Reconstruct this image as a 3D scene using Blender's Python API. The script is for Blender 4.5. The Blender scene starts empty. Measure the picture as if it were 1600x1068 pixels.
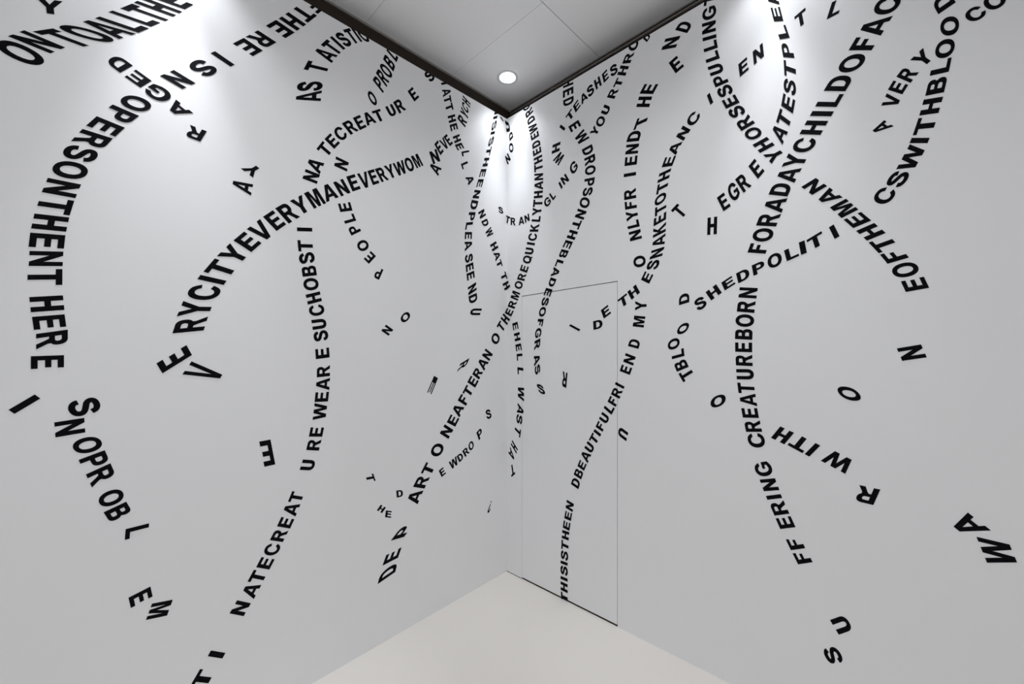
import bpy, bmesh, math
from mathutils import Vector
from mathutils.geometry import tessellate_polygon
scn = bpy.context.scene
COL = scn.collection

# ---------------------------------------------------------------- survey of the room
# Corner of the two lettered walls = world origin. wall_left is the plane x=0 (y<0),
# wall_right the plane y=0 (x>0). z=0 is the floor at the corner.
F = 626.7; K = .0215; EYE = 1.67
E1 = (.7215, -.6925); E2 = (.6925, .7215)
CX, CY = 2.168, -2.202
def xc(X, Y):                       # sideways offset from the camera, for the room's slight lean
    return (X - CX) * E1[0] + (Y - CY) * E2[0]
def lean(X, Y): return K * xc(X, Y)
ZTOP = EYE + 1.812                  # top edge of the lettered partitions
ZCEIL = EYE + 1.99                  # ceiling panels
DX0, DX1, DZ0, DZ1 = .158, .940, .012, 2.096   # flush door

# ---------------------------------------------------------------- camera
cam = bpy.data.cameras.new('camera'); camo = bpy.data.objects.new('camera', cam)
COL.objects.link(camo); scn.camera = camo
cam.sensor_width = 36; cam.lens = F / 1600 * 36; cam.shift_y = 19 / 1600
cam.clip_start = .02
camo.location = (CX, CY, EYE)
camo.rotation_euler = Vector((-.6925, .7215, 0)).to_track_quat('-Z', 'Y').to_euler()

# ---------------------------------------------------------------- world, lights, exposure
w = bpy.data.worlds.new('world'); scn.world = w; w.use_nodes = True
w.node_tree.nodes['Background'].inputs[0].default_value = (.9, .95, 1, 1)
w.node_tree.nodes['Background'].inputs[1].default_value = .0
scn.view_settings.view_transform = 'Standard'; scn.view_settings.look = 'None'
scn.view_settings.gamma = 1; scn.view_settings.use_curve_mapping = False
scn.view_settings.exposure = 0.17
scn.cycles.diffuse_bounces = 8            # white room: let the bounced light settle
LAMPS = [(.147, -.142), (.147, -1.98), (1.76, -.142), (1.35, -1.35), (3.6, -.142), (.147, -3.7),
         (3.75, -1.98), (1.95, -3.7), (3.75, -3.7)]
WASH = 12; NARROW = 56; GENERAL = 35
def spot(x, y, p, ang, blend, col=(.985, .985, 1)):
    l = bpy.data.lights.new('downlight_beam', 'SPOT'); l.energy = p; l.color = col
    l.spot_size = math.radians(ang); l.spot_blend = blend; l.shadow_soft_size = .045
    o = bpy.data.objects.new('downlight_beam', l); COL.objects.link(o)
    o.location = (x, y, ZCEIL + lean(x, y) - .05)
for i, (x, y) in enumerate(LAMPS):
    if i in (0, 1, 2, 4, 5):         # wall washers: wide soft beam with a narrower core
        k = 1 if i < 3 else .4
        k *= 1.7 if i == 1 else 1
        spot(x, y, WASH * k, 98, 1.0, (.92, .95, 1)); spot(x, y, NARROW * k, 40, 1.0, (.92, .95, 1))
    else: spot(x, y, GENERAL * (1.3 if i == 3 else .7), 156, 1.0)  # stronger one is an unseen lamp, set off the grid to brighten wall centres

# ---------------------------------------------------------------- materials
def mat(name, col, rough=.6, spec=.4, noise=0, scale=6, bump=0, metal=0):
    m = bpy.data.materials.new(name); m.use_nodes = True
    n = m.node_tree.nodes; b = n['Principled BSDF']; l = m.node_tree.links
    b.inputs['Roughness'].default_value = rough; b.inputs['Specular IOR Level'].default_value = spec
    b.inputs['Metallic'].default_value = metal
    b.inputs['Base Color'].default_value = (*col, 1)
    tc = n.new('ShaderNodeTexCoord'); t = n.new('ShaderNodeTexNoise')
    t.inputs['Scale'].default_value = scale; t.inputs['Detail'].default_value = 4
    l.new(tc.outputs['Object'], t.inputs['Vector'])
    mx = n.new('ShaderNodeMix'); mx.data_type = 'RGBA'
    mx.inputs['A'].default_value = (*[c * (1 - noise) for c in col], 1)
    mx.inputs['B'].default_value = (*[min(1, c * (1 + noise)) for c in col], 1)
    l.new(t.outputs['Fac'], mx.inputs['Factor']); l.new(mx.outputs['Result'], b.inputs['Base Color'])
    if bump:
        t2 = n.new('ShaderNodeTexNoise'); t2.inputs['Scale'].default_value = 90
        l.new(tc.outputs['Object'], t2.inputs['Vector'])
        bp = n.new('ShaderNodeBump'); bp.inputs['Strength'].default_value = bump; bp.inputs['Distance'].default_value = .002
        l.new(t2.outputs['Fac'], bp.inputs['Height']); l.new(bp.outputs['Normal'], b.inputs['Normal'])
    return m
M_WALL = mat('white_wall_paint', (.862, .868, .878), .55, .3, .012, 1.2, .04)
M_DOOR = mat('white_door_paint', (.858, .866, .878), .5, .3, .01, 1.5, .03)
M_FLOOR = mat('cream_floor_coating', (.76, .73, .69), .5, .3, .012, 1.0, .03)
M_CEIL = mat('ceiling_panel_white', (.94, .94, .945), .6, .25, .008, 2, 0)
M_SEAM = mat('seam_grey', (.10, .10, .10), .8, .1, .02)
M_DARK = mat('dark_brown_bulkhead', (.035, .026, .020), .7, .2, .15, 9)
M_LINE = mat('grey_metal_edge_trim', (.30, .28, .26), .45, .4, .03)
M_VINYL = mat('matt_black_vinyl', (.004, .004, .006), .75, .06, .1, 20)
M_RIM = mat('white_lamp_rim', (.74, .75, .77), .35, .4, .01)
M_GAP = mat('door_gap_shadow', (.02, .017, .014), .9, .05, .05)
M_WOOD = mat('brown_door_threshold', (.06, .042, .028), .7, .2, .1, 20)
M_LAMP = bpy.data.materials.new('lamp_diffuser'); M_LAMP.use_nodes = True
b = M_LAMP.node_tree.nodes['Principled BSDF']
b.inputs['Base Color'].default_value = (1, 1, 1, 1)
b.inputs['Emission Color'].default_value = (.97, .985, 1, 1); b.inputs['Emission Strength'].default_value = 6

# ---------------------------------------------------------------- mesh helpers
def link(name, bm, m, parent=None, kind=None, label=None, recalc=True):
    if recalc: bmesh.ops.recalc_face_normals(bm, faces=bm.faces)
    me = bpy.data.meshes.new(name); bm.to_mesh(me); bm.free(); me.materials.append(m)
    o = bpy.data.objects.new(name, me); COL.objects.link(o)
    if parent: o.parent = parent; o.matrix_parent_inverse = parent.matrix_world.inverted()
    if kind: o['kind'] = kind
    if label: o['label'] = label
    return o
def box(bm, x0, x1, y0, y1, z0, z1, leaning=True, n=1):
    vs = []
    for z in (z0, z1):
        for x, y in ((x0, y0), (x1, y0), (x1, y1), (x0, y1)):
            vs.append(bm.verts.new((x, y, z + (lean(x, y) if leaning else 0))))
    for q in ((3, 2, 1, 0), (4, 5, 6, 7), (0, 1, 5, 4), (1, 2, 6, 5), (2, 3, 7, 6), (3, 0, 4, 7)):
        bm.faces.new([vs[i] for i in q])
def boxes(name, lst, m, parent=None, kind='structure', label=None):
    bm = bmesh.new()
    for b in lst: box(bm, *b)
    return link(name, bm, m, parent, kind, label)

R = 4.5                                  # room side
T = .09                                  # partition thickness
# ---------------------------------------------------------------- room shell
boxes('floor', [(-.2, R + .1, -R - .1, .3, -.12, 0)], M_FLOOR, label='smooth cream coated floor')
boxes('wall_left', [(-T, 0, -R, T, 0, ZTOP)], M_WALL, label='white left partition wall carrying black lettering')
boxes('wall_right', [(0, DX0 - .002, 0, T, 0, ZTOP), (DX1 + .004, R, 0, T, 0, ZTOP),
                     (DX0 - .002, DX1 + .004, 0, T, DZ1 + .0055, ZTOP)], M_WALL,
      label='white right partition wall carrying black lettering and a flush door')
boxes('wall_back', [(R, R + .1, -R - .1, .3, 0, ZCEIL + .1)], M_WALL, label='plain white wall behind the viewer on the right')
boxes('wall_front', [(-.2, R, -R - .1, -R, 0, ZCEIL + .1)], M_WALL, label='plain white wall behind the viewer on the left')
# flush door
door = boxes('door_1', [(DX0, DX1, .0008, .042, DZ0, DZ1)], M_DOOR, label='white flush door without handle in the right wall')
boxes('trim_1', [(DX0 - .002, DX1 + .004, .05, .075, .006, DZ1 + .0055)], M_GAP, label='dark rebate behind the flush door')
boxes('trim_2', [(DX0 - .002, DX1 + .004, .003, .07, 0, .004)], M_WOOD, label='brown threshold under the flush door')
# dark bulkheads seen over the partition tops, with thin metal edges under the ceiling
BL, BR = -.118, .160
boxes('trim_3', [(BL - .05, BL, -R, BR + .05, 1.2, ZCEIL)], M_DARK, label='dark brown bulkhead above the left wall')
boxes('trim_4', [(BL, R, BR, BR + .05, 1.2, ZCEIL)], M_DARK, label='dark brown bulkhead above the right wall')
boxes('trim_5', [(BL, BL + .008, -R, BR, ZCEIL - .012, ZCEIL - .001)], M_LINE, label='thin grey metal edge along the left bulkhead')
boxes('trim_6', [(BL + .008, R, BR - .006, BR, ZCEIL - .008, ZCEIL - .001)], M_LINE, label='thin grey metal edge along the right bulkhead')
boxes('trim_7', [(BL + .008, R, BR - .012, BR, ZCEIL - .034, ZCEIL - .028)], M_LINE, label='lower thin grey metal rail along the right bulkhead')
boxes('trim_8', [(0, DX0 - .002, -.0012, 0, 0, .0035)], M_GAP, label='thin dark joint at the foot of the right wall by the corner')
# ceiling: backing slab with separate panels
ceil = boxes('ceiling', [(-.2, R + .1, -R - .1, .3, ZCEIL + .014, ZCEIL + .10)], M_SEAM, label='white panelled ceiling')
ys = [BR - .001, -.44]
while ys[-1] > -R: ys.append(max(ys[-1] - .64, -R))
xs = [BL + .001, .718]
while xs[-1] < R: xs.append(min(xs[-1] + 1.28, R))
for i in range(len(xs) - 1):
    for j in range(len(ys) - 1):
        g = .0022 if j else .0016
        bm = bmesh.new()
        box(bm, xs[i] + .0028, xs[i + 1] - .0022, ys[j + 1] + g * .5, ys[j] - g * .5, ZCEIL, ZCEIL + .0135)
        link('ceiling_panel', bm, M_CEIL, ceil)

# ---------------------------------------------------------------- downlights
def disc(bm, r0, r1, z0, z1, seg=40):
    a = []; c = []
    for k in range(seg):
        t = 2 * math.pi * k / seg
        a.append(bm.verts.new((r0 * math.cos(t), r0 * math.sin(t), z0)))
        c.append(bm.verts.new((r1 * math.cos(t), r1 * math.sin(t), z1)))
    for k in range(seg):
        n = (k + 1) % seg
        bm.faces.new((a[k], a[n], c[n], c[k]))
    return a, c
LL = ['round white recessed downlight in the ceiling near the wall corner',
      'round downlight out of frame above the far left of the left wall',
      'round downlight out of frame above the middle of the right wall',
      'unseen round downlight added between viewer and corner to brighten the walls',
      'round downlight at the outer end of the right wall', 'round downlight at the outer end of the left wall',
      'round downlight by the wall behind the viewer on the right', 'round downlight by the wall behind the viewer on the left',
      'round downlight in the corner behind the viewer']
for i, (x, y) in enumerate(LAMPS):
    e = bpy.data.objects.new('recessed_downlight', None); COL.objects.link(e)
    e.location = (x, y, ZCEIL + lean(x, y)); e['label'] = LL[i]; e['category'] = 'ceiling light'
    e['group'] = 'round downlights in the ceiling'
    bpy.context.view_layer.update()
    bm = bmesh.new()
    prof = [(.078, .0), (.077, -.004), (.070, -.006), (.060, -.005), (.056, -.002)]
    for p, q in zip(prof, prof[1:]): disc(bm, p[0], q[0], p[1], q[1])
    bmesh.ops.remove_doubles(bm, verts=bm.verts, dist=1e-5)
    o = link('rim', bm, M_RIM); o.parent = e
    for p in o.data.polygons: p.use_smooth = True
    bm = bmesh.new(); bmesh.ops.create_circle(bm, cap_ends=True, radius=.0562, segments=40)
    bmesh.ops.translate(bm, verts=bm.verts, vec=(0, 0, -.0025))
    o = link('diffuser', bm, M_LAMP, recalc=False); o.parent = e

# ---------------------------------------------------------------- glyphs (bold grotesque capitals, cap height 1)
SW = .265; SH = .198
def arc(cx, cy, rx, ry, a0, a1, n=10, p=2.25):
    out = []
    for i in range(n + 1):
        a = math.radians(a0 + (a1 - a0) * i / n); c, s = math.cos(a), math.sin(a)
        out.append((cx + rx * math.copysign(abs(c) ** (2 / p), c), cy + ry * math.copysign(abs(s) ** (2 / p), s)))
    return out
def stroke(pts, hw, sub=4):
    P = []
    n = len(pts)
    for i in range(n - 1):
        p0, p1, p2, p3 = pts[max(i - 1, 0)], pts[i], pts[i + 1], pts[min(i + 2, n - 1)]
        for k in range(sub):
            t = k / sub
            P.append(tuple(.5 * (2 * p1[d] + (p2[d] - p0[d]) * t + (2 * p0[d] - 5 * p1[d] + 4 * p2[d] - p3[d]) * t * t
                     + (3 * p1[d] - p0[d] - 3 * p2[d] + p3[d]) * t ** 3) for d in (0, 1)))
    P.append(pts[-1]); Lf = []; Rt = []
    for i, p in enumerate(P):
        a = P[max(i - 1, 0)]; c = P[min(i + 1, len(P) - 1)]
        dx, dy = c[0] - a[0], c[1] - a[1]; L = math.hypot(dx, dy) or 1
        wx, wy = hw * (-dy / L) * 1.08, hw * dx / L
        Lf.append((p[0] + wx, p[1] + wy)); Rt.append((p[0] - wx, p[1] - wy))
    return Lf + Rt[::-1]
def bowl(x0, xr, y0, y1, n=8):         # right-hand half bowl from (x0,y1) round to (x0,y0)
    m = (y1 - y0) / 2; r = min(m, (xr - x0) * .9)
    return [(x0, y1)] + arc(xr - r, y0 + m, r, m, 90, -90, n) + [(x0, y0)]
def glyphs():
    G = {}
    t, h = SW, SH
    G['A'] = (1.0, [[(0, 0), (.36, 1), (.64, 1), (1, 0), (.745, 0), (.68, .20), (.32, .20), (.255, 0)],
                    [(.385, .385), (.615, .385), (.5, .74)]])
    B = [(0, 0), (0, 1)] + arc(.50, .745, .25, .255, 90, -45, 7) + arc(.52, .285, .28, .285, 55, -90, 8)
    G['B'] = (.80, [B, [(t, h)] + [(t, .42)] + arc(.46, .3075, .10, .1125, 90, -90, 6), [(t, .61)] + [(t, 1 - h)] + arc(.43, .7075, .09, .0975, 90, -90, 6)])
    G['D'] = (.84, [[(0, 0), (0, 1)] + arc(.38, .5, .46, .5, 90, -90, 14), [(t, h), (t, 1 - h)] + arc(.36, .5, .225, .5 - h, 90, -90, 12)])
    G['E'] = (.755, [[(0, 0), (0, 1), (.74, 1), (.74, 1 - h), (t, 1 - h), (t, .61), (.70, .61), (.70, .42), (t, .42), (t, h), (.755, h), (.755, 0)]])
    G['F'] = (.69, [[(0, 0), (0, 1), (.69, 1), (.69, 1 - h), (t, 1 - h), (t, .60), (.60, .60), (.60, .41), (t, .41), (t, 0)]])
    G['H'] = (.80, [[(0, 0), (0, 1), (t, 1), (t, .615), (.80 - t, .615), (.80 - t, 1), (.80, 1), (.80, 0), (.80 - t, 0), (.80 - t, .415), (t, .415), (t, 0)]])
    G['I'] = (t, [[(0, 0), (0, 1), (t, 1), (t, 0)]])
    G['K'] = (.90, [[(0, 0), (0, 1), (t, 1), (t, .58), (.59, 1), (.89, 1), (.52, .62), (.90, 0), (.61, 0), (.355, .45), (t, .33), (t, 0)]])
    G['L'] = (.70, [[(0, 0), (0, 1), (t, 1), (t, h), (.70, h), (.70, 0)]])
    G['M'] = (.95, [[(0, 0), (0, 1), (.33, 1), (.475, .38), (.62, 1), (.95, 1), (.95, 0), (.73, 0), (.73, .74), (.575, 0), (.375, 0), (.22, .74), (.22, 0)]])
    G['N'] = (.80, [[(0, 0), (0, 1), (.235, 1), (.57, .42), (.57, 1), (.80, 1), (.80, 0), (.565, 0), (.23, .58), (.23, 0)]])
    G['O'] = (.97, [arc(.485, .5, .485, .515, 0, 345, 23, 2.15), arc(.485, .5, .24, .315, 0, 337.5, 15, 2.15)])
    G['Q'] = (.99, [arc(.485, .5, .485, .515, -35, 290, 20, 2.15) + [(.60, -.01), (.71, .05), (.90, -.07), (.98, .07), (.88, .13)],
                    arc(.485, .5, .24, .315, -38, 280, 14, 2.15) + [(.50, .185), (.47, .29), (.58, .28), (.66, .235)]])
    G['P'] = (.77, [[(0, 0), (0, 1)] + arc(.46, .685, .31, .315, 90, -90, 10) + [(t, .355), (t, 0)], [(t, .545), (t, 1 - h)] + arc(.43, .675, .11, .13, 90, -90, 7)])
    G['R'] = (.90, [[(0, 0), (0, 1)] + arc(.52, .715, .29, .285, 90, -62, 9) + [(.67, .36), (.90, 0), (.62, 0), (.47, .27), (.38, .395), (t, .405), (t, 0)],
                    [(t, .585), (t, 1 - h)] + arc(.46, .695, .115, .11, 90, -90, 7)])
    G['S'] = (.83, [stroke([(.71, .69), (.655, .82), (.53, .895), (.40, .91), (.25, .885), (.145, .81), (.14, .69), (.24, .60), (.42, .54),
                            (.60, .475), (.70, .385), (.71, .26), (.62, .145), (.43, .09), (.26, .115), (.15, .20), (.115, .33)], .112, 3)])
    G['T'] = (.85, [[(.425 - t / 2, 0), (.425 - t / 2, 1 - h), (0, 1 - h), (0, 1), (.85, 1), (.85, 1 - h), (.425 + t / 2, 1 - h), (.425 + t / 2, 0)]])
    G['U'] = (.80, [[(0, 1), (t, 1), (t, .42)] + arc(.40, .38, .40 - t, .19, 180, 360, 8) + [(.80 - t, .42), (.80 - t, 1), (.80, 1), (.80, .40)]
                    + arc(.40, .37, .40, .385, 0, -180, 12) + [(0, .40)]])
    G['V'] = (.94, [[(0, 1), (.33, 0), (.61, 0), (.94, 1), (.69, 1), (.47, .30), (.25, 1)]])
    G['W'] = (1.31, [[(0, 1), (.22, 0), (.48, 0), (.655, .66), (.83, 0), (1.09, 0), (1.31, 1), (1.07, 1), (.94, .40), (.79, 1), (.52, 1), (.37, .40), (.24, 1)]])
    G['Y'] = (.93, [[(.465 - t / 2, 0), (.465 - t / 2, .42), (0, 1), (.275, 1), (.465, .63), (.655, 1), (.93, 1), (.465 + t / 2, .42), (.465 + t / 2, 0)]])
    co = arc(.47, .5, .47, .515, 48, 312, 18, 2.15); ci = arc(.47, .5, .23, .315, 306, 54, 14, 2.15)
    co[0] = (.80, .86); co[-1] = (.80, .13)
    G['C'] = (.90, [[(.89, .70)] + co + [(.90, .31), (.70, .365)] + ci + [(.69, .655)]])
    go = arc(.475, .5, .475, .515, 48, 302, 18, 2.15); gi = arc(.475, .5, .23, .315, 296, 54, 14, 2.15)
    go[0] = (.81, .87)
    G['G'] = (.92, [[(.90, .71)] + go + [(.82, .10), (.92, .17), (.92, .54), (.48, .54), (.48, .375), (.71, .375), (.71, .25)] + gi + [(.70, .665)]])
    G['?'] = (.80, [[(.29, 0), (.29, .19), (.49, .19), (.49, 0)],
                    stroke([(.10, .68), (.17, .83), (.38, .91), (.60, .86), (.68, .72), (.58, .58), (.43, .46), (.39, .27)], .11, 3)])
    return G
G = glyphs()

def backproject(px, py):               # survey pixel -> (distance along the unfolded walls, height)
    c = ((px - 800) / F, 1.0, (553 - py) / F)
    rx = c[0] * E1[0] + c[1] * E1[1]; ry = c[0] * E2[0] + c[1] * E2[1]
    if px < 792.6: t = -CX / rx; u = CY + t * ry
    else: t = -CY / ry; u = CX + t * rx
    return Vector((u, EYE + t * c[2]))
CROPS = {'A': (0, 0, 4), 'A5': (0, 0, 5.3333), 'B5': (250, 0, 5.3333), 'C5': (500, 0, 5.3333), 'A2': (0, 200, 4), 'A3': (0, 400, 4),
         'A4': (0, 600, 4), 'A6': (100, 800, 4), 'D1': (400, 0, 4), 'D2': (350, 200, 4), 'D3': (400, 400, 4), 'D4': (400, 600, 4),
         'D5': (500, 700, 4), 'E1': (660, 80, 6.6667), 'E2': (660, 220, 6.6667), 'E3': (680, 360, 6.6667), 'E4': (680, 500, 6.6667),
         'F1': (860, 0, 6.6667), 'F2': (860, 140, 6.6667), 'F3': (860, 280, 6.6667), 'F4': (860, 420, 6.6667), 'F5': (860, 540, 6.6667),
         'F6': (760, 620, 6.6667), 'F7': (760, 840, 6.6667), 'G1': (1050, 0, 5.7143), 'G2': (1320, 0, 5.7143), 'G3': (1050, 160, 5.7143),
         'G4': (1320, 150, 5.7143), 'H1': (1020, 320, 4), 'H2': (1020, 480, 4), 'H3': (1150, 680, 3.5556), 'H4': (800, 700, 4),
         'I1': (1240, 260, 5.3333), 'I2': (1240, 400, 5.3333), 'J1': (1200, 934, 8), 'J2': (250, 934, 8), 'J3': (1400, 760, 8),
         'K4': (440, 0, 8.8889), 'K5': (680, 100, 8.8889), 'K6': (960, 0, 8.8889), 'L1': (750, 160, 13.3333), 'L2': (750, 220, 13.3333),
         'L3': (850, 110, 13.3333), 'L4': (840, 180, 13.3333), 'L5': (660, 100, 13.3333), 'L6': (770, 560, 13.3333)}
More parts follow.
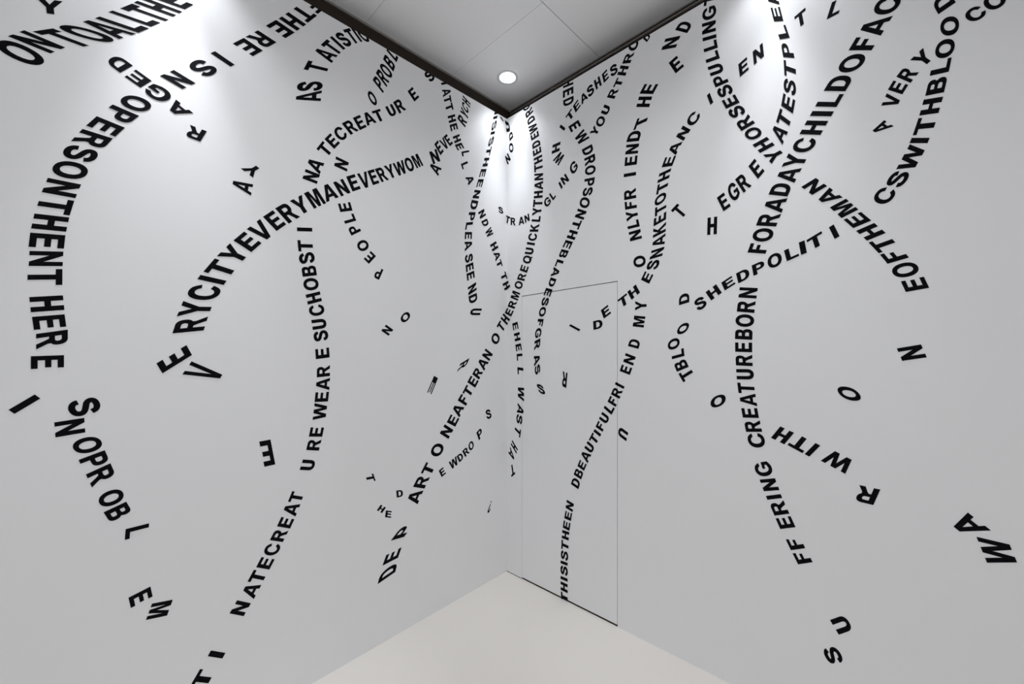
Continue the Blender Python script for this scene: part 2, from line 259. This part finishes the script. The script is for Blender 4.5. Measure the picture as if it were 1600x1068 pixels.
# each line: label | letters. A letter is "char [sheet] bx by tx ty" (foot and head of its axis)
# or "char [sheet] q BLx BLy BRx BRy TLx TLy" (its bounding corners as surveyed)
LINES = '''
black letters ONTOALLTHE running across the top left of the left wall | O A5 350 528 -10 350; N 482 420 135 277; T 717 384 357 250; O 925 345 520 215; A 1062 302 715 175; L 1197 254 842 134; L 1297 206 948 84; T 1390 170 1052 50; H 1480 118 1160 0; E 1575 58 1275 -50
black letters RAGED scattered just above the PERSON arc on the left wall | R A q 1292 820 1188 780 1252 885; A q 1208 707 1100 622 1132 742; G q 1095 601 975 516 1005 649; E q 948 505 850 435 878 548; D q 830 410 735 340 752 455
black letters FTHERE IS N running down from the top edge of the left wall | F B5 1215 5 1345 92; T 1125 65 1270 160; H 1030 128 1180 230; E 925 190 1083 295; R 765 280 922 380; E 653 339 815 445; I 440 435 605 547; S q 332 483 217 551 497 583; N q 115 583 0 632 295 692
black letters OPERSONTHENT HERE in a tall arc down the far left of the left wall | O A 770 610 930 682; P 668 680 835 750; E 572 755 750 826; R 480 843 672 902; S 405 935 600 985; O A2 335 240 543 284; N 280 355 489 395; T 238 470 450 500; H 205 580 423 603; E 184 697 404 712; N 182 814 394 817; T 172 932 390 930; H A3 188 303 398 290; E 206 420 409 402; R 226 534 424 505; E q 193 625 193 705 400 618
black letters SNOPROBL trailing down the lower left of the left wall | S A4 q 417 112 447 210 607 74; N 343 285 530 255; O 463 405 630 355; P 508 508 670 446; R 556 604 708 533; O 622 740 768 680; B 668 832 808 765; L q 785 905 780 972 932 868
black letters RYCITYEVERYMANEVERYWOM arching boldly across the middle of the left wall | R A3 1287 420 1092 437; Y 1318 330 1125 328; C 1370 235 1180 218; I 1407 167 1243 130; T 1455 102 1307 55; Y A2 1527 818 1397 759; E D2 203 746 93 673; V 280 687 184 599; E 359 622 275 533; R 441 575 357 480; Y 510 528 449 436; M 601 486 538 390; A 679 447 637 353; N 762 415 712 328; E 829 388 790 295; V 893 372 860 278; E 951 350 916 262; R 1009 330 965 248; Y 1058 310 1022 230; W 1115 290 1085 210; O 1175 268 1140 187; M 1226 243 1188 168
black letters ANEVERYCH climbing to the top edge of the left wall near the corner | A D2 q 1338 300 1360 252 1279 254; N q 1308 227 1352 205 1282 150; E 1363 158 1325 88; V 1395 127 1357 68; E 1422 104 1381 46; R E1 455 765 375 672; Y 475 695 400 603; C L5 955 1000 830 810; H q 988 912 1000 825 828 735
black letters AS TATISTIC curling up to the top edge of the left wall | A D1 408 598 250 612; S 413 538 260 540; T K4 640 972 338 900; A 737 822 480 690; T 810 738 586 583; I 872 683 683 510; S 945 635 775 460; T 1040 600 895 402; I 1110 580 975 392; C 1195 580 1060 400
black letters O PROBL cut off by the top edge of the left wall | O C5 470 868 402 768; P 535 755 450 645; R 566 702 478 585; O 598 638 503 540; B 620 572 535 468; L 645 500 560 400
black letters NATECREAT URE S arching over the upper left wall | N D2 590 320 500 285; A 612 255 528 205; T D1 463 962 397 905; E 507 912 446 850; C 555 868 500 800; R 618 828 562 757; E 670 803 627 727; A 725 775 685 703; T 782 757 748 688; U 862 722 828 658; R 918 697 878 625; E q 990 635 1020 607 947 570; S 1108 500 1062 448
black letters T I NATECREAT U RE rising from the bottom edge of the left wall | T J2 625 1025 432 1003; I 798 718 617 688; N 1091 143 917 107; A A6 1210 497 1127 475; T 1253 413 1167 395; E 1300 325 1218 310; C 1345 235 1256 228; R 1385 150 1305 137; E 1426 72 1345 57; A D4 262 787 178 773; T 290 712 213 700; U 365 507 283 502; R 401 380 322 375; E 419 299 336 297
black letters WEAR E SUCHOBST I in an upright column on the left wall | W D3 440 970 360 970; E 453 877 369 880; A 460 798 376 800; R 462 714 380 722; E 458 601 372 612; S 449 490 362 505; U 438 418 350 430; C 425 330 333 345; H 405 250 317 272; O 389 170 298 180; B 376 88 287 97; S D2 564 805 471 818; T 555 737 462 735; I 551 635 456 632
black letters N PEOPLE dropping below the bold arch on the left wall | P D2 q 996 885 962 867 968 948; E q 950 800 918 768 905 848; O 898 718 838 750; P q 857 642 833 597 797 672; L q 827 578 808 533 757 598; E q 803 515 788 462 727 525; N q 768 272 780 215 688 235
two black letters N O apart in the open middle of the left wall | N D3 q 828 497 858 460 782 465; O q 924 424 972 374 894 388
black letters HATT HE HELL A running down the left wall beside the bright corner | H L5 q 370 300 395 437 520 275; A q 408 535 430 690 575 485; T 450 765 597 715; T 485 925 632 870; H E1 270 713 345 690; E 291 801 364 778; H 326 925 393 895; E 353 1005 421 980; L E2 q 405 113 415 162 485 97; L q 400 240 418 298 468 210; A q 447 380 480 463 514 347
black letters NDWHAT TH running down the left wall towards the THERMORE line | N E2 q 580 745 603 812 640 706; D q 612 838 640 897 670 808; W q 652 938 680 1012 712 893; H E3 q 570 150 597 218 632 110; A 618 278 672 245; T 643 358 692 330; T 688 492 742 462; H q 700 555 725 625 758 520
black letters EHELL WAST HAT in a thin column left of the flush door | E E4 q 803 35 815 108 857 15; H q 820 140 832 222 878 122; E q 835 255 845 325 893 240; L q 848 352 853 422 907 345; L L6 q 512 175 520 325 635 195; W q 525 550 523 830 652 610; A F6 q 328 60 318 160 391 105; S q 318 170 312 262 375 200; T q 303 285 293 365 361 345; H q 270 448 255 492 328 545; A q 250 518 228 580 299 614; T q 284 688 246 722 300 800
black letters HISISTHEENDPLEASEENDU running down the wall left of the corner | H L1 310 175 395 150; I 275 325 360 300; S 245 510 340 450; I 222 645 308 625; S 180 840 280 780; T L2 132 215 225 208; H 72 443 175 437; E E2 600 335 657 333; E 571 440 628 440; N 533 552 597 558; D 503 660 572 672; P 477 785 545 785; L 450 888 522 880; E 442 985 515 985; A E3 307 167 383 130; S 312 300 390 275; E 320 398 398 365; E 330 487 408 453; N 343 634 428 576; D 352 728 437 690; U q 380 810 357 880 487 812
black letters NODUS folding round the top of the wall corner | N L2 q 583 500 642 385 520 325; O L1 q 697 1040 690 840 612 1045; D q 692 722 668 585 622 808; U q 635 602 595 398 555 610; S q 505 405 445 305 465 385
black letters STRANGLING in a shallow hanging curve across the wall corner | S E2 q 797 745 843 762 790 680; T 882 858 896 785; R 945 878 945 800; A 1032 870 1030 790; N 1095 840 1085 768; G 1318 670 1285 600; L q 1362 622 1392 578 1320 558; I 1455 492 1425 432; N q 1475 462 1532 410 1435 392; G F2 262 855 222 765
black letters WHITEASHES climbing to the top edge of the right wall near the corner | W L4 q 579 849 461 741 432 1050; H q 455 740 478 548 292 808; I 565 297 470 220; T L3 q 523 1078 643 902 450 968; E q 660 880 765 735 603 745; A q 785 720 918 568 739 566; S F1 430 990 405 895; H L3 q 1088 405 1205 300 1038 220; E q 1250 262 1355 150 1205 85; S F1 668 780 652 678
black letters YOU RTHRO climbing to the top edge of the right wall | Y F2 q 466 492 521 407 408 455; O 558 350 488 312; U 610 225 545 198; R F1 690 980 612 965; T 745 868 675 858; H 800 740 714 730; R 855 600 770 608; O 908 478 822 455
black letters HEDEWDROPSONTHEBLADESOFGRASS curving down to the flush door | H L3 q 398 240 398 372 612 150; E q 395 430 395 575 612 330; D q 400 625 405 770 615 525; E L4 q 640 238 700 358 848 95; W q 758 448 881 632 955 285; D q 920 715 965 865 1130 600; R F2 358 760 467 708; O 362 850 470 825; P 352 972 458 952; S F3 340 135 437 122; O 310 228 405 258; N 271 348 362 378; T 232 458 312 478; H 187 565 270 590; E 143 668 218 690; B E3 1300 232 1375 252; L q 1272 297 1245 370 1340 318; A 1219 428 1290 435; D 1188 530 1248 550; E 1142 634 1209 652; S 1113 735 1178 745; O 1085 843 1150 848; F 1065 957 1123 960; G E4 1043 135 1105 130; R 1033 268 1093 238; A 1030 428 1089 386; S 1040 530 1092 495; S L6 q 965 707 1105 757 905 517
black letters DEPART O NEAFTERAN O climbing the left wall towards the corner | D D5 q 470 772 487 705 360 848; E q 487 683 510 618 390 733; P q 525 553 585 473 442 577; A D4 1028 706 955 700; R 1070 615 1000 603; T 1105 543 1047 520; O 1165 420 1100 400; N 1218 313 1164 278; E 1258 240 1205 212; A E4 277 960 193 905; F 338 858 253 800; T 378 770 305 713; E 434 668 353 610; R 477 578 408 520; A 533 482 457 420; N 582 390 506 330; O 662 222 595 160
black letters THERMOREQUICKLYTHANTHEDEWDRO climbing up the corner | T E3 715 1035 657 965; H 764 955 696 888; E 805 867 737 830; R 840 780 768 755; M 873 692 797 660; O 908 580 832 553; R 940 490 864 473; E 966 410 891 383; Q 1000 312 918 290; U 1023 218 940 208; I 1038 143 957 130; C 1058 72 972 62; K E2 1213 905 1124 905; L q 1226 843 1233 783 1137 838; Y 1240 725 1147 738; T 1250 648 1155 650; H 1254 553 1163 562; A 1257 462 1168 463; N 1258 370 1167 378; T 1253 265 1165 293; H L2 1298 350 1125 435; E 1272 170 1105 268; D L1 1252 820 1090 912; E 1222 640 1062 745; W 1187 490 1028 595; D 1135 300 990 420; R 1092 135 952 280; O 1040 20 905 150
black letters THISISTHEEN rising from the floor on the flush door | T F7 847 635 778 603; H 846 530 774 495; I 846 440 773 410; S 846 355 774 325; I 846 275 773 248; S 850 200 778 165; T H4 353 618 309 598; H 356 550 313 535; E 362 492 321 472; E 372 430 331 413; N 383 373 339 346
black letters DBEAUTIFULFRI slanting up across the edge of the flush door | D F6 970 920 892 867; B 1000 822 922 770; E 1031 735 962 684; A 1073 645 995 583; U 1112 555 1038 493; T 1155 468 1087 406; I 1190 400 1122 345; F 1225 330 1152 278; U 1268 248 1190 190; L q 1303 185 1338 120 1222 113; F F5 695 605 610 550; R 738 510 648 463; I 768 437 677 388
black letters EN D MY just right of the flush door | E F5 q 828 303 853 232 722 262; N q 862 207 890 115 758 165; D F4 q 918 832 942 748 808 803; M q 972 610 990 495 857 597; Y q 1000 430 1003 330 882 432
black letters O NLYFR IEND T HE E N D up to the right top edge | O F3 990 840 867 870; N 946 565 824 600; L q 932 490 915 415 808 520; Y 910 360 790 392; F 898 255 776 278; R 892 140 768 165; I F2 892 873 765 895; E 904 731 776 750; N 918 612 786 625; D 940 478 808 492; T 1010 308 884 365; H 1045 127 909 127; E F1 1097 928 956 924; E q 1305 765 1393 690 1232 655; N q 1308 493 1355 372 1155 522; D q 1425 345 1488 245 1300 312
black letters I D E TH stepping up past the top corner of the flush door | I F4 q 297 647 313 630 195 592; D q 450 635 545 612 445 545; E q 557 517 632 460 525 430; T 778 379 746 288; H 890 283 845 200
black letters ESNAKETOTHEANC curving up the right wall beside NLYFR | E F4 1051 108 965 67; S F3 1128 888 1012 893; N 1177 748 1043 790; A 1195 617 1065 672; K 1203 492 1070 562; E 1206 376 1077 450; T 1207 280 1090 345; O 1205 170 1088 240; T 1225 52 1110 112; H F2 1248 868 1125 925; E 1290 740 1178 757; A 1342 612 1248 608; N 1424 475 1345 432; C 1532 325 1447 278
black letters I EN T L scattered under the right bright spot | I G1 356 925 324 840; E q 607 687 685 620 592 575; N q 733 580 822 500 720 463; T q 1114 266 1212 184 1092 152; L q 1380 175 1487 120 1428 22
black letters T H EGR E stepping up the middle of the right wall | T F3 q 1362 416 1432 343 1255 325; H H1 q 340 188 400 182 343 80; E G3 q 460 972 525 925 400 850; G 580 862 518 730; R q 640 807 712 742 563 688; E q 768 683 827 612 682 570
black letters YHORSESPULLINGT curving up to the top edge of the right wall | Y G3 q 1018 480 938 397 890 548; H 882 343 753 414; O 787 245 662 308; R 710 143 590 215; S 640 55 515 110; E G1 583 878 463 935; S 533 785 412 838; P 490 690 373 742; U 452 598 332 640; L q 428 520 405 445 308 563; L q 410 425 395 350 288 467; I 396 320 274 355; N 391 227 269 262; G 393 100 273 135; T 410 -25 290 0
black letters S U near the bottom edge of the right wall | S J1 q 957 798 857 603 767 823; U q 1068 392 953 207 885 455
black letters FF ERING C in the lower middle of the right wall | F H3 410 672 330 685; F 370 595 291 607; E 317 478 233 489; R 280 396 198 408; I 253 336 170 346; N 229 270 143 277; G 198 180 108 193; C H2 698 828 596 832
black letters REATUREBORN in an upright bold column on the right wall | R H2 676 741 576 742; E 658 660 558 658; A 647 578 545 575; T 636 507 532 502; U 630 418 523 417; R 623 331 518 327; E 621 250 515 247; B 623 170 515 165; O 632 85 519 80; R H1 639 638 529 630; N 652 552 539 546
black letters FORADAYCHILDOFAC in the boldest line slanting up the right wall | F H1 715 275 602 268; O 750 190 628 185; R 786 95 660 90; A G3 1004 920 835 905; D 1055 785 885 768; A 1126 652 950 640; Y 1190 525 1010 515; C 1270 385 1090 375; H 1360 228 1172 222; I 1433 102 1243 98; L G1 q 1468 955 1535 840 1278 950; D 1590 745 1395 743; O G2 165 560 -38 570; F 275 390 68 392; A 375 230 153 245; C 480 50 275 50
black letters ATESTPLEA curving through the right bright spot | A G3 q 985 378 1035 262 882 282; T 1053 190 948 112; E G1 1090 955 985 885; S 1105 800 1000 750; T 1107 640 1000 602; P 1082 455 982 447; L q 1052 337 1012 222 963 352; E q 995 188 962 62 912 192; A q 962 42 925 -75 875 55
black letters TBLOO D in a short curve right of the flush door | T F5 1478 262 1360 336; B 1422 175 1300 228; L F4 q 1397 905 1388 823 1267 940; O 1345 760 1225 800; O 1438 608 1326 632; D q 1447 345 1447 240 1340 378
black letters SHEDPOLIT I rising straight across the FORADAY column | S H1 q 283 665 343 627 253 603; H q 365 597 432 548 330 545; E q 450 535 517 492 428 485; D q 535 490 610 453 520 428; P q 630 443 705 411 618 378; O q 724 404 812 369 712 324; L q 838 352 915 318 820 285; I q 927 312 963 298 912 235; T q 983 289 1078 234 960 220; I q 1137 213 1168 195 1100 140
black letters CSWITHBLOOD climbing the far right of the right wall | C G4 425 915 282 865; S 548 755 400 728; W 672 560 519 543; I 748 397 587 397; T 803 258 632 275; H 857 78 685 104; B G2 903 750 735 785; L q 928 640 955 512 758 678; O 977 425 812 443; O 1018 222 855 243; D q 990 22 925 -90 835 128
black letters CO in the top right corner of the right wall | C G2 1215 165 1115 85; O 1390 60 1285 -40
black letters A VERY leaning beside the CSWITHBLOOD line on the right wall | A G4 q 437 270 352 215 300 344; V G2 485 912 350 888; E 540 800 410 759; R q 587 740 662 645 460 685; Y q 690 613 810 503 583 537
black letters N EOFTHEMAN hanging upside down in the right wall arc | N I2 q 1110 842 1062 735 905 872; E I1 q 1130 1010 1085 918 935 1045; O q 1064 891 1004 779 856 941; F q 962 758 895 680 783 810; T q 880 663 790 573 710 722; H q 768 553 672 470 612 618; E q 648 450 562 378 497 513; M q 540 358 437 268 400 430; A q 410 258 300 175 275 328; N q 280 162 185 95 155 237
black letters WITH hanging upside down right of the C in the lower right wall | W H2 q 1271 966 1113 884 1203 1040; I q 1047 863 1017 847 978 932; T q 996 838 900 788 935 910; H q 883 783 797 743 822 855
black letters WA lying tilted at the far lower right of the right wall | W J3 q 1538 1002 1396 666 1137 948; A q 1187 545 898 322 896 639
black letters THED scattered left of the DEPART line | T D4 690 590 740 580; H q 755 787 787 805 780 752; E q 806 830 843 834 812 788; D q 880 708 920 700 876 665
black letters E WDROP S in a small line under the DEPART line | E D4 q 1160 580 1187 557 1142 540; W 1243 515 1228 468; D 1285 475 1268 437; R 1322 440 1303 403; O 1352 405 1337 362; P q 1393 350 1420 318 1377 302; S q 1444 220 1474 208 1432 165
black letters V E turned on their sides at the lower end of the bold arch | E A3 q 1200 617 1165 555 1015 732; V q 1356 791 1408 713 1140 738
black letters E M tumbling at the lower left of the left wall | E A6 q 403 533 418 597 540 463; M q 550 570 512 672 680 545
black letters AY turned on their sides in the open upper left wall | A D2 q 168 422 182 352 48 375; Y q 248 272 173 214 182 310
'''
SINGLES = '''
single black letter Y at the top left edge of the left wall | Y A5 q 308 98 532 132 295 -25
single black letter I lying tilted at the far left edge below THENTHERE | I A3 72 972 235 876
single black letter E turned upside down in the open lower left wall | E D4 q 90 345 20 358 120 500
single skewed black letter E like three bars in the middle of the left wall | E D3 q 1113 747 1070 850 1137 762
single skewed black letter R left of the NEAFTERAN line | R E4 q 262 452 225 540 357 393
small upside down black question mark low on the left wall | ? D4 q 1478 724 1462 732 1460 798
single black letter R upside down in the upper half of the flush door | R L6 q 1557 298 1458 262 1530 608
single black letter U on its side against the flush door's right edge | U F5 q 722 838 700 925 812 905
black letter cut off by the top edge of the right wall above THRO | D K6 q 450 585 510 505 400 540
single black letter O between the TBLOOD curve and the REATUREBORN column | O H2 q 361 635 456 605 361 565
single black letter O lying tilted in the open middle of the right wall | O H2 q 1320 589 1263 499 1190 577
single black letter R upside down right of the WITH letters | R H3 q 802 300 685 275 763 386
'''
BEAR = dict(A=.0, T=.03, V=.0, W=.0, Y=.0, O=.06, C=.06, G=.06, Q=.06, S=.05, L=.07, P=.08, F=.08)
def fit_widths(L):
    # letters of a line follow its path: direction and set width come from the neighbours' spacing
    n = len(L); mid = [b + up / 2 for _, b, _, up, _ in L]; raw = [None] * n; tan = [None] * n
    nat = lambda i, j: (G[L[i][0]][0] + G[L[j][0]][0]) / 2 + BEAR.get(L[i][0], .10) + BEAR.get(L[j][0], .10)
    for i in range(n):
        if L[i][4]: raw[i] = L[i][2].length; continue
        c = []
        for a, b in ((i - 1, i), (i, i + 1)):
            if 0 <= a and b < n: c.append(((mid[b] - mid[a]).length / nat(a, b), (mid[b] - mid[a])))
        if not c:
            up = L[i][3]; raw[i] = up.length; tan[i] = Vector((up.y, -up.x)).normalized(); continue
        raw[i] = min(c, key=lambda t: t[0])[0]
        d = Vector((0, 0))
        for m, v in c: d += v.normalized() / m
        tan[i] = d.normalized()
    for i in range(n):
        if L[i][4]: continue
        win = sorted(raw[max(0, i - 3):i + 4]); med = win[(len(win) - 1) // 2]
        m = .5 * min(raw[i], med * 1.15) + .5 * med if raw[i] > .7 * med else raw[i]
        L[i][2] = tan[i] * m
def parse(block):
    out = []
    for row in block.strip().split('\n'):
        label, body = row.split(' | '); cur = None; L = []
        for tok in body.split(';'):
            p = tok.split(); ch = p[0]; p = p[1:]
            if p[0] in CROPS: cur = CROPS[p[0]]; p = p[1:]
            q = p[0] == 'q'
            if q: p = p[1:]
            v = [float(a) for a in p]
            pts = [backproject(cur[0] + v[i] / cur[2], cur[1] + v[i + 1] / cur[2]) for i in range(0, len(v), 2)]
            gw = G[ch][0]
            if q:
                BLp, BRp, TLp = pts; r = (BRp - BLp) / gw; up = TLp - BLp
                L.append([ch, BLp + r * gw / 2, r, up, True])
            else:
                L.append([ch, pts[0], None, pts[1] - pts[0], False])
        fit_widths(L)
        out.append((label.strip(), [(c, b - r * G[c][0] / 2, r, up) for c, b, r, up, _ in L]))
    return out

def ztop_at(u):
    X, Y = (0, u) if u < 0 else (u, 0)
    return ZTOP + lean(X, Y) - .0005
OFF = [0]
def letter(ch, o, r, up, name, parent=None):
    bm = bmesh.new()
    polys = G[ch][1]
    groups = [[polys[0]], [polys[1]]] if ch == '?' else [polys]
    for g in groups:
        g3 = [[Vector((x, y, 0)) for x, y in c] for c in g]
        flat = [v for c in g3 for v in c]
        tris = tessellate_polygon(g3)
        vs = [bm.verts.new((o.x + r.x * v.x + up.x * v.y, o.y + r.y * v.x + up.y * v.y, 0)) for v in flat]
        for t in tris:
            try: bm.faces.new([vs[i] for i in t])
            except ValueError: pass
    bmesh.ops.remove_doubles(bm, verts=bm.verts, dist=1e-6)
    def cut(co, no, clear):
        bmesh.ops.bisect_plane(bm, geom=bm.verts[:] + bm.edges[:] + bm.faces[:], dist=1e-6, plane_co=co, plane_no=no, clear_outer=clear)
    us = [v.co.x for v in bm.verts]
    if min(us) < 0 < max(us): cut((0, 0, 0), (1, 0, 0), False)
    if max(v.co.y - ztop_at(v.co.x) for v in bm.verts) > 0:
        s = -1 if (min(us) + max(us)) < 0 else 1
        a = Vector((0, ztop_at(1e-9 * s))); c = Vector((s * 1.0, ztop_at(s * 1.0))); d = (c - a) * s
        cut((a.x, a.y, 0), (-d.y, d.x, 0), True)
    if min(v.co.y for v in bm.verts) < .02: cut((0, .006, 0), (0, -1, 0), True)
    if not bm.faces: bm.free(); return None
    OFF[0] = (OFF[0] + 1) % 7
    th = .0008 + .00006 * OFF[0]
    bmesh.ops.recalc_face_normals(bm, faces=bm.faces)
    ext = bmesh.ops.extrude_face_region(bm, geom=bm.faces[:])
    top = {v for v in ext['geom'] if isinstance(v, bmesh.types.BMVert)}
    for v in bm.verts:
        off = th if v in top else .0002
        u, z = v.co.x, v.co.y
        v.co = Vector((off, min(u, -off), z)) if u <= 1e-6 and abs(u) > 1e-6 else (Vector((off, -off, z)) if abs(u) <= 1e-6 else Vector((max(u, off), -off, z)))
    c = sum((v.co for v in bm.verts), Vector()) / len(bm.verts)
    for v in bm.verts: v.co -= c
    ob = link(name, bm, M_VINYL)
    if parent: ob.parent = parent; ob.location = c - parent.location
    else: ob.location = c
    return ob
for label, L in parse(LINES):
    c = L[0][1]; base = Vector((.0, c.x, c.y)) if c.x < 0 else Vector((c.x, .0, c.y))
    e = bpy.data.objects.new('wall_lettering', None); COL.objects.link(e); e.location = base; e.empty_display_size = .05
    e['label'] = label; e['category'] = 'lettering'; e['group'] = 'lines of black lettering on the walls'
    for ch, o, r, up in L: letter(ch, o, r, up, 'letter', e)
for label, L in parse(SINGLES):
    ob = letter(*L[0], 'question_mark' if L[0][0] == '?' else 'single_letter')
    ob['label'] = label; ob['category'] = 'letter'; ob['group'] = 'single black letters on the walls'
